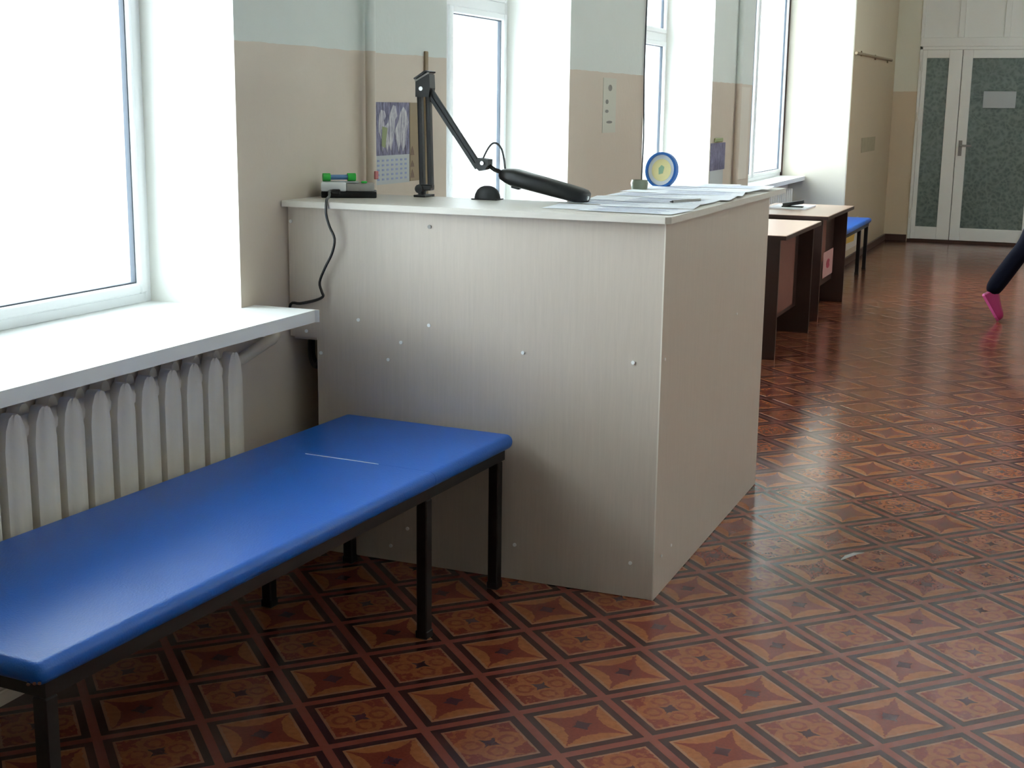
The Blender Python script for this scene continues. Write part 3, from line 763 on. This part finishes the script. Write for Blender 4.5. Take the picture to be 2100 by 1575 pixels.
# ---- calendar on the pier
cal = thing('wall_calendar', (XW, 18.5, 5.5)); X1 = XW + 0.02
bm = BM(); box(bm, XW + 0.002, X1, 17.90, 19.06, 5.30, 6.085); finish(bm, 'picture_sheet', 'calendar_print', cal)
bm = BM(); box(bm, XW + 0.002, X1 - 0.004, 17.90, 19.06, 4.87, 5.30); gs = finish(bm, 'date_sheet', 'paper_grey', cal)
for k in range(5):
    bm = BM(); z = 4.93 + k * 0.07
    for j in range(7): box(bm, X1 - 0.004, X1 - 0.002, 18.0 + j * 0.15, 18.07 + j * 0.15, z, z + 0.03)
    finish(bm, 'date_row', 'paper_print', cal)
Hs = {'horse_print': [
    [(0.12, 0.45), (0.13, 0.72), (0.18, 0.86), (0.28, 0.84), (0.33, 0.74), (0.27, 0.66), (0.30, 0.55), (0.38, 0.62), (0.44, 0.80), (0.52, 0.95), (0.60, 0.93), (0.64, 0.74), (0.58, 0.66), (0.56, 0.50), (0.52, 0.28), (0.46, 0.08), (0.40, 0.22), (0.36, 0.05), (0.30, 0.25), (0.22, 0.06), (0.20, 0.30)],
    [(0.56, 0.45), (0.66, 0.62), (0.74, 0.82), (0.82, 0.92), (0.90, 0.84), (0.97, 0.62), (0.92, 0.45), (0.88, 0.20), (0.80, 0.05), (0.74, 0.24), (0.68, 0.04), (0.62, 0.26)]]}
for poly in Hs['horse_print']:
    bm = BM(); prism(bm, poly, lambda u, v, d: Vector((d, 17.90 + u * 1.16, 5.30 + v * 0.785)), X1, X1 + 0.003); o = finish(bm, 'horse_print', 'horse_pale', cal); o['label'] = 'pale horse shape in the calendar picture'
bm = BM(); prism(bm, [(0.2, 0.18), (0.3, 0.14), (0.36, 0.52), (0.22, 0.55)], lambda u, v, d: Vector((d, 17.90 + u * 1.16, 5.30 + v * 0.785)), X1 + 0.003, X1 + 0.005); finish(bm, 'horse_print', 'ink_green', cal)
tag(cal, 'wall calendar with violet picture of pale horses behind the device', 'calendar')
sl = thing('paper_strip', (XW, 19.2, 5.4))
bm = BM(); box(bm, XW + 0.002, XW + 0.012, 19.10, 19.44, 4.88, 6.085); finish(bm, 'sheet', 'conduit_tan', sl)
for z0, z1 in ((4.93, 5.06), (5.10, 5.2), (5.28, 5.42)):
    bm = BM(); prism(bm, [(19.12, z0), (19.24, z0), (19.22, (z0 + z1) / 2), (19.17, z1), (19.13, (z0 + z1) / 2)], lambda u, v, d: Vector((d, u, v)), XW + 0.012, XW + 0.015); finish(bm, 'figure_print', 'ink_brown', sl)
tag(sl, 'narrow tan paper strip with brown figures right of the calendar', 'poster')
# notice on the second pier
ns = thing('paper_notice', (XW, 28.9, 6.0))
bm = BM(); box(bm, XW + 0.002, XW + 0.012, 28.45, 29.35, 5.50, 6.68); finish(bm, 'sheet', 'notice_paper', ns)
for y0, y1, z0, z1 in ((28.78, 29.05, 6.40, 6.54), (28.62, 28.82, 6.12, 6.22), (28.60, 28.84, 5.93, 6.0), (28.7, 29.12, 5.70, 5.76)):
    bm = BM(); n = 12
    prism(bm, [((y0 + y1) / 2 + (y1 - y0) / 2 * math.cos(2 * math.pi * k / n), (z0 + z1) / 2 + (z1 - z0) / 2 * math.sin(2 * math.pi * k / n)) for k in range(n)], lambda u, v, d: Vector((d, u, v)), XW + 0.012, XW + 0.014)
    finish(bm, 'ink_spot', 'ink_grey', ns)
tag(ns, 'tall grey paper notice with dark spots on the middle pier', 'notice')
# posters on the third pier
ps = thing('wall_calendar', (XW, 38.9, 4.5))
bm = BM(); box(bm, XW + 0.002, XW + 0.02, 38.15, 39.85, 4.30, 5.08); finish(bm, 'picture_sheet', 'calendar_print', ps)
bm = BM(); box(bm, XW + 0.002, XW + 0.016, 38.15, 39.70, 3.70, 4.30); finish(bm, 'date_sheet', 'paper_grey', ps)
bm = BM(); box(bm, XW + 0.002, XW + 0.06, 38.5, 39.4, 5.10, 5.22, 0.02, 1); finish(bm, 'hanger', 'ink_green', ps)
tag(ps, 'distant grey-blue wall calendar on the pier before the last window', 'calendar')
bm = BM(); box(bm, XW + 0.002, XW + 0.03, 41.25, 42.75, 3.9, 6.72, 0.008, 1)
tag(finish(bm, 'wall_board', 'laminate_edge'), 'tall pale board on the pier right of the distant pipe', 'board')
bm = BM(); box(bm, XB + 0.002, XB + 0.016, 57.2, 61.2, 4.35, 4.95); 
tag(finish(bm, 'wall_drawing', 'faded_drawing'), 'faded drawing taped to the thick far wall', 'drawing')
bm = BM(); box(bm, XB + 0.002, XB + 0.02, 54.0, 57.6, 0.55, 1.75, 0.01, 1); wp = thing('wall_patch', (XB, 55.5, 0.4))
finish(bm, 'sheet', 'laminate_edge', wp)
bm = BM(); prism(bm, [(54.6, 0.85), (56.6, 0.8), (57.0, 1.3), (55.8, 1.6), (54.7, 1.35)], lambda u, v, d: Vector((d, u, v)), XB + 0.02, XB + 0.024); finish(bm, 'yellow_patch', 'yellow_tone', wp)  # thin pale panel with a yellow patch, set on the wall
tag(wp, 'pale panel with yellow patch low on the wall under the distant couch', 'poster')
bm = BM(); box(bm, -4.075, -2.67, YE - 0.09, YE - 0.078, 6.24, 6.99)
tag(finish(bm, 'door_notice', 'paper_grey'), 'plain paper notice taped to the glass of the far door', 'notice')

# ---- papers on the counter
sheets = []
for k in range(7):
    sheets.append((-5.55 + 0.06 * math.sin(3 * k), 16.35 + 0.85 * k, (5, -7, 9, 2, -4, 7, -3)[k], k % 2))
    sheets.append((-5.02 + 0.05 * math.cos(2 * k), 16.10 + 0.86 * k, (-4, 8, -2, 6, 10, -6, 4)[k], (k + 1) % 2))
for k, (x, y, ang_, pr_) in enumerate(sheets):
    t = thing('paper_sheet', (x, y, 4.803 + 0.003 * k)); rz = math.radians(ang_); z = 4.803 + 0.003 * k
    ux, uy = Vector((math.cos(rz), math.sin(rz), 0)), Vector((-math.sin(rz), math.cos(rz), 0)); c = Vector((x, y, z))
    bm = BM(); nx, ny = 6, 4; G = []
    for i in range(nx + 1):
        row = []
        for j in range(ny + 1):
            u, v = i / nx - 0.5, j / ny - 0.5
            lift = 0.002 * math.sin(3 * u + k) * math.cos(2.5 * v + 0.7 * k) + 0.003 + 0.03 * max(0, u + v - 0.7)
            row.append(bm.verts.new(c + ux * (u * 1.24) + uy * (v * 0.88) + Vector((0, 0, lift))))
        G.append(row)
    for i in range(nx):
        for j in range(ny): bm.faces.new((G[i][j], G[i + 1][j], G[i + 1][j + 1], G[i][j + 1]))
    finish(bm, 'sheet', 'paper_white', t)
    if pr_:
        for q in range(5):
            bm = BM(); v0 = -0.32 + q * 0.15
            vs4 = []
            for u, v in ((-0.5, v0), (0.45 - 0.1 * (q % 2), v0), (0.45 - 0.1 * (q % 2), v0 + 0.03), (-0.5, v0 + 0.03)):
                vs4.append(bm.verts.new(c + ux * u + uy * v + Vector((0, 0, 0.007))))
            bm.faces.new(vs4); finish(bm, 'text_line', 'paper_print', t)
    nth = ('first', 'second', 'third', 'fourth', 'fifth', 'sixth', 'last')[k // 2]
    lab = '%s %s sheet in the %s row on the counter, from its front corner' % (nth, 'printed white' if pr_ else 'blank white', 'outer' if k % 2 else 'inner')
    tag(t, lab, 'paper', 'loose sheets on the counter side run')
pn = thing('ballpoint_pen', (-4.62, 17.2, 4.85)); q0, q1 = Vector((-4.72, 16.9, 4.875)), Vector((-4.50, 17.45, 4.875)); dd = (q1 - q0).normalized()
bm = BM(); tube(bm, [q0, q1], 0.018, 8); finish(bm, 'barrel', 'device_grey', pn, True)
bm = BM(); tube(bm, [q0 - dd * 0.06, q0], [0.004, 0.016], 8); finish(bm, 'tip', 'black_plastic', pn, True)
tag(pn, 'grey pen on the papers at the counter edge', 'pen')

# ---- round blue-rimmed clock
ck = thing('desk_clock', (-6.03, 21.0, 4.80)); cc = Vector((-6.03, 20.9, 5.085)); nv = Vector((-0.24, -0.96, 0.10)).normalized()
sx = Vector((0, 0, 1)).cross(nv).normalized(); sz = nv.cross(sx)
def ringmesh(bm, r0, r1, d0, d1, n=36):
    A = [[bm.verts.new(cc + sx * (r * math.cos(2 * math.pi * j / n)) + sz * (r * math.sin(2 * math.pi * j / n)) + nv * d) for j in range(n)] for r, d in ((r0, d0), (r0, d1), (r1, d1), (r1, d0))]
    for k in range(4):
        p, q = A[k], A[(k + 1) % 4]
        for j in range(n): bm.faces.new((p[j], p[(j + 1) % n], q[(j + 1) % n], q[j]))
bm = BM(); ringmesh(bm, 0.243, 0.282, -0.03, 0.05); finish(bm, 'rim', 'clock_blue', ck, True)
bm = BM(); disc(bm, cc, nv, 0.247, 0.03, 36); finish(bm, 'dial', 'clock_white', ck)
bm = BM(); disc(bm, cc + nv * 0.018, nv, 0.175, 0.008, 30); finish(bm, 'dial_centre', 'clock_yellow', ck)
bm = BM(); prism(bm, [(-0.04, -0.07), (0.03, -0.05), (0.05, 0.05), (0.0, 0.08), (-0.05, 0.03)], lambda u, v, d: cc + sx * u + sz * v + nv * d, 0.022, 0.026); finish(bm, 'dial_motif', 'clock_green', ck)
for s_ in (-0.12, 0.12):
    bm = BM(); tube(bm, [cc + sx * s_ - sz * 0.24, Vector((cc.x + sx.x * s_ * 1.2, cc.y + 0.05, 4.812))], 0.02, 8); finish(bm, 'foot', 'clock_blue', ck)
tag(ck, 'small round desk clock with blue rim and yellow dial centre', 'clock')
bm = BM(); n = 20; rings = []
for r_, z in ((0.09, 0.0), (0.12, 0.03), (0.135, 0.12), (0.12, 0.17), (0.108, 0.17), (0.12, 0.11), (0.09, 0.03)):
    rings.append([bm.verts.new((-6.02 + r_ * math.cos(2 * math.pi * j / n) - 0.1, 20.0 + r_ * math.sin(2 * math.pi * j / n), 4.80 + z)) for j in range(n)])
for p, q in zip(rings, rings[1:]):
    for j in range(n): bm.faces.new((p[j], p[(j + 1) % n], q[(j + 1) % n], q[j]))
bm.faces.new(rings[0][::-1]); bm.faces.new(rings[-1])
tag(finish(bm, 'small_bowl', 'grey_green_glaze', None, True), 'small grey-green bowl left of the round clock', 'bowl')

# ---- two desks in the distance
def make_desk():
    r = thing('office_desk', local=True)     # local origin at the front right floor corner; x negative to the wall, y 0..L
    D, L, Z = 2.5, 4.9, 3.08
    bm = BM(); box(bm, -D, 0, 0, L, Z - 0.10, Z, 0.012, 1); finish(bm, 'desktop', 'desk_top', r)
    bm = BM(); box(bm, -D - 0.004, 0.006, -0.012, L + 0.012, Z - 0.11, Z - 0.012); finish(bm, 'edge_band', 'desk_dark', r)
    for y in (0.14, L - 0.22):
        bm = BM(); box(bm, -D + 0.08, -0.16, y, y + 0.08, 0.004, Z - 0.11); finish(bm, 'side_panel', 'desk_dark', r)
    bm = BM(); box(bm, -0.62, -0.55, 0.22, L - 0.22, 0.75, Z - 0.11); finish(bm, 'modesty_panel', 'desk_dark', r)
    return r
d1 = make_desk(); d1.matrix_basis = Matrix.Translation(Vector((-6.22, 32.45, 0)) * S)
tag(d1, 'dark desk with pinkish-brown top just behind the counter', 'desk', 'dark office desks')
d2 = copy_tree(d1); d2.matrix_basis = Matrix.Translation(Vector((-6.33, 39.1, 0)) * S)
tag(d2, 'farther dark desk beside the blue distant couch, black stapler on top', 'desk', 'dark office desks')
for nm, x, y0, y1, z0, z1, m_, lab in (('desk_poster', -6.77, 33.0, 36.6, 0.86, 2.75, 'poster_brown', 'brown-pink poster on the front of the nearer desk'),
                                  ('desk_poster', -6.88, 39.6, 42.2, 1.5, 2.85, 'poster_brown', 'brown sheet on the front of the farther desk')):
    bm = BM(); box(bm, x + 0.003, x + 0.015, y0, y1, z0, z1); tag(finish(bm, nm, m_), lab, 'poster')
fl = thing('flower_poster', (-6.86, 42.6, 1.2)); bm = BM(); box(bm, -6.862, -6.85, 41.9, 43.7, 0.95, 1.75); finish(bm, 'sheet', 'poster_pink', fl)
bm = BM(); prism(bm, [(42.8 + 0.35 * math.cos(k) * (1 if k % 2 else 0.6), 1.34 + 0.15 * math.sin(k) * (1 if k % 2 else 0.6)) for k in [i * math.pi / 5 for i in range(10)]], lambda u, v, d: Vector((d, u, v)), -6.85, -6.846); finish(bm, 'flower_print', 'print_red', fl)
tag(fl, 'small pink sheet with a red flower on the farther desk front', 'poster')
bm = BM(); box(bm, -8.5, -7.35, 41.2, 42.9, 3.084, 3.13, 0.004, 1)
tag(finish(bm, 'paper_stack', 'paper_white'), 'low stack of white paper on the farther desk', 'paper')
sg = thing('stapler', (-7.8, 41.6, 3.13))
bm = BM(); box(bm, -8.15, -7.5, 41.5, 41.68, 3.132, 3.17, 0.01, 1); finish(bm, 'base', 'black_plastic', sg)
bm = BM(); bar(bm, (-8.12, 41.59, 3.19), (-7.5, 41.59, 3.30), 0.2, 0.11, bev=0.02); finish(bm, 'arm', 'black_plastic', sg)
tag(sg, 'black stapler on the white papers of the farther desk', 'stapler')

# ---- person striding out of frame to the right: dark jeans and pink shoes
def make_person():
    M_ = 1 / S
    px, py = 0.0, 42.2 * S
    root = thing('person', (-0.05 / S, 42.2, 0))
    J = {}; E = []
    def j(n, x, y, z, r): J[n] = (Vector((x, py + y, z)), r)
    j('pelvis', -0.10, 0, 0.90, 0.135); j('waist', -0.085, 0, 1.02, 0.115); j('chest', -0.06, 0, 1.22, 0.135); j('shoulders', -0.045, 0, 1.34, 0.10); j('neck', -0.03, 0, 1.42, 0.052); j('head0', -0.01, 0, 1.50, 0.075); j('head1', 0.0, 0, 1.57, 0.095); j('head2', -0.005, 0, 1.64, 0.075)
    E += [('pelvis', 'waist'), ('waist', 'chest'), ('chest', 'shoulders'), ('shoulders', 'neck'), ('neck', 'head0'), ('head0', 'head1'), ('head1', 'head2')]
    # trailing leg (nearer the camera, y negative) and leading leg
    j('hipA', -0.12, -0.08, 0.84, 0.10); j('thighA', -0.185, -0.085, 0.70, 0.085); j('kneeA', -0.255, -0.085, 0.545, 0.064); j('calfA', -0.345, -0.085, 0.40, 0.066); j('ankleA', -0.440, -0.085, 0.24, 0.064); j('heelA', -0.462, -0.085, 0.19, 0.042)
    j('hipB', -0.09, 0.08, 0.84, 0.10); j('thighB', -0.01, 0.085, 0.70, 0.085); j('kneeB', 0.06, 0.085, 0.54, 0.064); j('calfB', 0.09, 0.085, 0.38, 0.060); j('ankleB', 0.13, 0.085, 0.15, 0.046); j('heelB', 0.135, 0.085, 0.10, 0.042)
    for s_ in 'AB': E += [('pelvis', 'hip' + s_), ('hip' + s_, 'thigh' + s_), ('thigh' + s_, 'knee' + s_), ('knee' + s_, 'calf' + s_), ('calf' + s_, 'ankle' + s_), ('ankle' + s_, 'heel' + s_)]
    # arms swing opposite to the legs
    for s_, sy, ex, wx in (('A', -1, 0.04, 0.20), ('B', 1, -0.17, -0.15)):
        j('sh' + s_, -0.045, sy * 0.16, 1.335, 0.058); j('el' + s_, ex, sy * 0.21, 1.09, 0.042); j('wr' + s_, wx, sy * 0.20, 0.90 + (0.06 if s_ == 'A' else 0), 0.028)
        hx, hz = wx + 0.03, J['wr' + s_][0].z - 0.075
        j('palm' + s_, hx, sy * 0.20, hz, 0.026)
        E += [('shoulders', 'sh' + s_), ('sh' + s_, 'el' + s_), ('el' + s_, 'wr' + s_), ('wr' + s_, 'palm' + s_)]
        for k, (dx, ln) in enumerate(((-0.024, 0.062), (-0.008, 0.075), (0.008, 0.078), (0.024, 0.070))):
            j('f%d%s' % (k, s_), hx + dx, sy * 0.20, hz - 0.03, 0.009); j('g%d%s' % (k, s_), hx + dx + 0.008, sy * 0.195, hz - 0.03 - ln * 0.55, 0.008); j('h%d%s' % (k, s_), hx + dx + 0.004, sy * 0.185, hz - 0.03 - ln, 0.007)
            E += [('palm' + s_, 'f%d%s' % (k, s_)), ('f%d%s' % (k, s_), 'g%d%s' % (k, s_)), ('g%d%s' % (k, s_), 'h%d%s' % (k, s_))]
        j('t0' + s_, hx + 0.038, sy * 0.19, hz + 0.015, 0.010); j('t1' + s_, hx + 0.052, sy * 0.18, hz - 0.025, 0.008)
        E += [('palm' + s_, 't0' + s_), ('t0' + s_, 't1' + s_)]
    names = list(J); me = bpy.data.meshes.new('body_skeleton')
    me.from_pydata([J[n][0] for n in names], [(names.index(a), names.index(b)) for a, b in E], [])
    o = bpy.data.objects.new('body_skeleton', me); col.objects.link(o)
    md = o.modifiers.new('skin', 'SKIN'); md.use_smooth_shade = True
    for i, n in enumerate(names):
        sv = me.skin_vertices[0].data[i]; r_ = J[n][1]
        k = (1.0, 1.0)
        if n in ('pelvis', 'waist', 'chest'): k = (0.8, 1.15)
        sv.radius = (r_ * k[0], r_ * k[1]); sv.use_root = (n == 'pelvis')
    sb = o.modifiers.new('sub', 'SUBSURF'); sb.levels = 2; sb.render_levels = 2
    dg = bpy.context.evaluated_depsgraph_get()
    bme = bpy.data.meshes.new_from_object(o.evaluated_get(dg))
    bpy.data.objects.remove(o)
    bme.name = 'body'
    bme.materials.clear()
    for m_ in ('denim', 'shirt_dark', 'skin'): bme.materials.append(MATS[m_])
    for p in bme.polygons:
        c = p.center; k = 0 if c.z < 0.93 else 1
        if c.z > 1.415: k = 2
        for s_, sy in (('A', -1), ('B', 1)):
            w_ = J['wr' + s_][0]
            if abs(c.y - w_.y) < 0.06 and abs(c.x - w_.x) < 0.12 and sy * (c.y - py) > 0.172 and c.z < w_.z + 0.02: k = 2
            elif sy * (c.y - py) > 0.155 and w_.z <= c.z < 1.3 and abs(c.x - w_.x) < 0.28: k = 1
        p.material_index = k; p.use_smooth = True
    b_ = bpy.data.objects.new('body', bme); col.objects.link(b_); b_.parent = root; b_.matrix_parent_inverse = root.matrix_basis.inverted()
    def shoe(heel, toe, up):
        a = (toe - heel); L = a.length; a.normalize(); up = (up - a * up.dot(a)).normalized(); s_ = a.cross(up)
        for nm, m_, zlo, zhi_list in (('shoe', 'pink_canvas', 0.012, None), ('sole', 'pink_sole', None, None)):
            bm = BM(); rings = []
            prof = [(0.0, 0.030, 0.085), (0.04, 0.040, 0.098), (0.25, 0.044, 0.102), (0.42, 0.044, 0.088), (0.65, 0.050, 0.072), (0.85, 0.049, 0.062), (0.95, 0.040, 0.052), (1.0, 0.022, 0.036)]
            for t, w_, h_ in prof:
                c = heel + a * (L * t); ring = []
                if nm == 'sole': pts = [(-w_ - .004, 0), (w_ + .004, 0), (w_ + .004, 0.016), (-w_ - .004, 0.016)]
                else: pts = [(-w_, 0.012), (w_, 0.012), (w_ * 1.0, h_ * 0.5), (w_ * 0.6, h_ * 0.9), (0, h_), (-w_ * 0.6, h_ * 0.9), (-w_, h_ * 0.5)]
                for q, h2 in pts: ring.append(bm.verts.new((c + s_ * q + up * h2) * M_))
                rings.append(ring)
            n = len(rings[0])
            for p, q in zip(rings, rings[1:]):
                for k in range(n): bm.faces.new((p[k], p[(k + 1) % n], q[(k + 1) % n], q[k]))
            bm.faces.new(rings[0][::-1]); bm.faces.new(rings[-1])
            o2 = finish(bm, nm, m_, root, nm == 'shoe')
    shoe(Vector((-0.515, py - 0.085, 0.185)), Vector((-0.40, py - 0.085, 0.004)), Vector((0.8, 0, 0.55)))
    shoe(Vector((0.075, py + 0.085, 0.004)), Vector((0.315, py + 0.085, 0.004)), Vector((0, 0, 1)))
    # hair, eyes, ears, nose
    bm = BM(); bmesh.ops.create_uvsphere(bm, u_segments=20, v_segments=12, radius=1)
    for v in bm.verts:
        v.co = Vector((-0.02 + v.co.x * 0.105, py + v.co.y * 0.10, 1.60 + v.co.z * 0.105)) * M_
    bmesh.ops.delete(bm, geom=[v for v in bm.verts if v.co.x * S > 0.045 and v.co.z * S < 1.625], context='VERTS')
    finish(bm, 'hair', 'hair_brown', root, True)
    for sy in (-1, 1):
        bm = BM(); bmesh.ops.create_uvsphere(bm, u_segments=10, v_segments=8, radius=0.011)
        for v in bm.verts: v.co = (v.co + Vector((0.083, py + sy * 0.032, 1.575))) * M_
        finish(bm, 'eye', 'eye_dark', root, True)
    bm = BM(); bmesh.ops.create_uvsphere(bm, u_segments=10, v_segments=8, radius=1)
    for v in bm.verts: v.co = Vector((0.098 + v.co.x * 0.018, py + v.co.y * 0.012, 1.552 + v.co.z * 0.022)) * M_
    finish(bm, 'nose', 'skin', root, True)
    bm = BM(); box(bm, 0.084 * M_, 0.094 * M_, (py - 0.022) * M_, (py + 0.022) * M_, 1.512 * M_, 1.520 * M_, 0.01, 2); finish(bm, 'mouth', 'pink_sole', root)
    for sy in (-1, 1):
        bm = BM(); bmesh.ops.create_uvsphere(bm, u_segments=10, v_segments=8, radius=1)
        for v in bm.verts: v.co = Vector((0.0 + v.co.x * 0.016, py + sy * 0.098 + v.co.y * 0.012, 1.56 + v.co.z * 0.028)) * M_
        finish(bm, 'ear', 'skin', root, True)
    tag(root, 'person in dark jeans and pink shoes striding right, only one leg in view', 'person')
make_person()

for o in scene.objects:
    if '_local' in o: del o['_local']
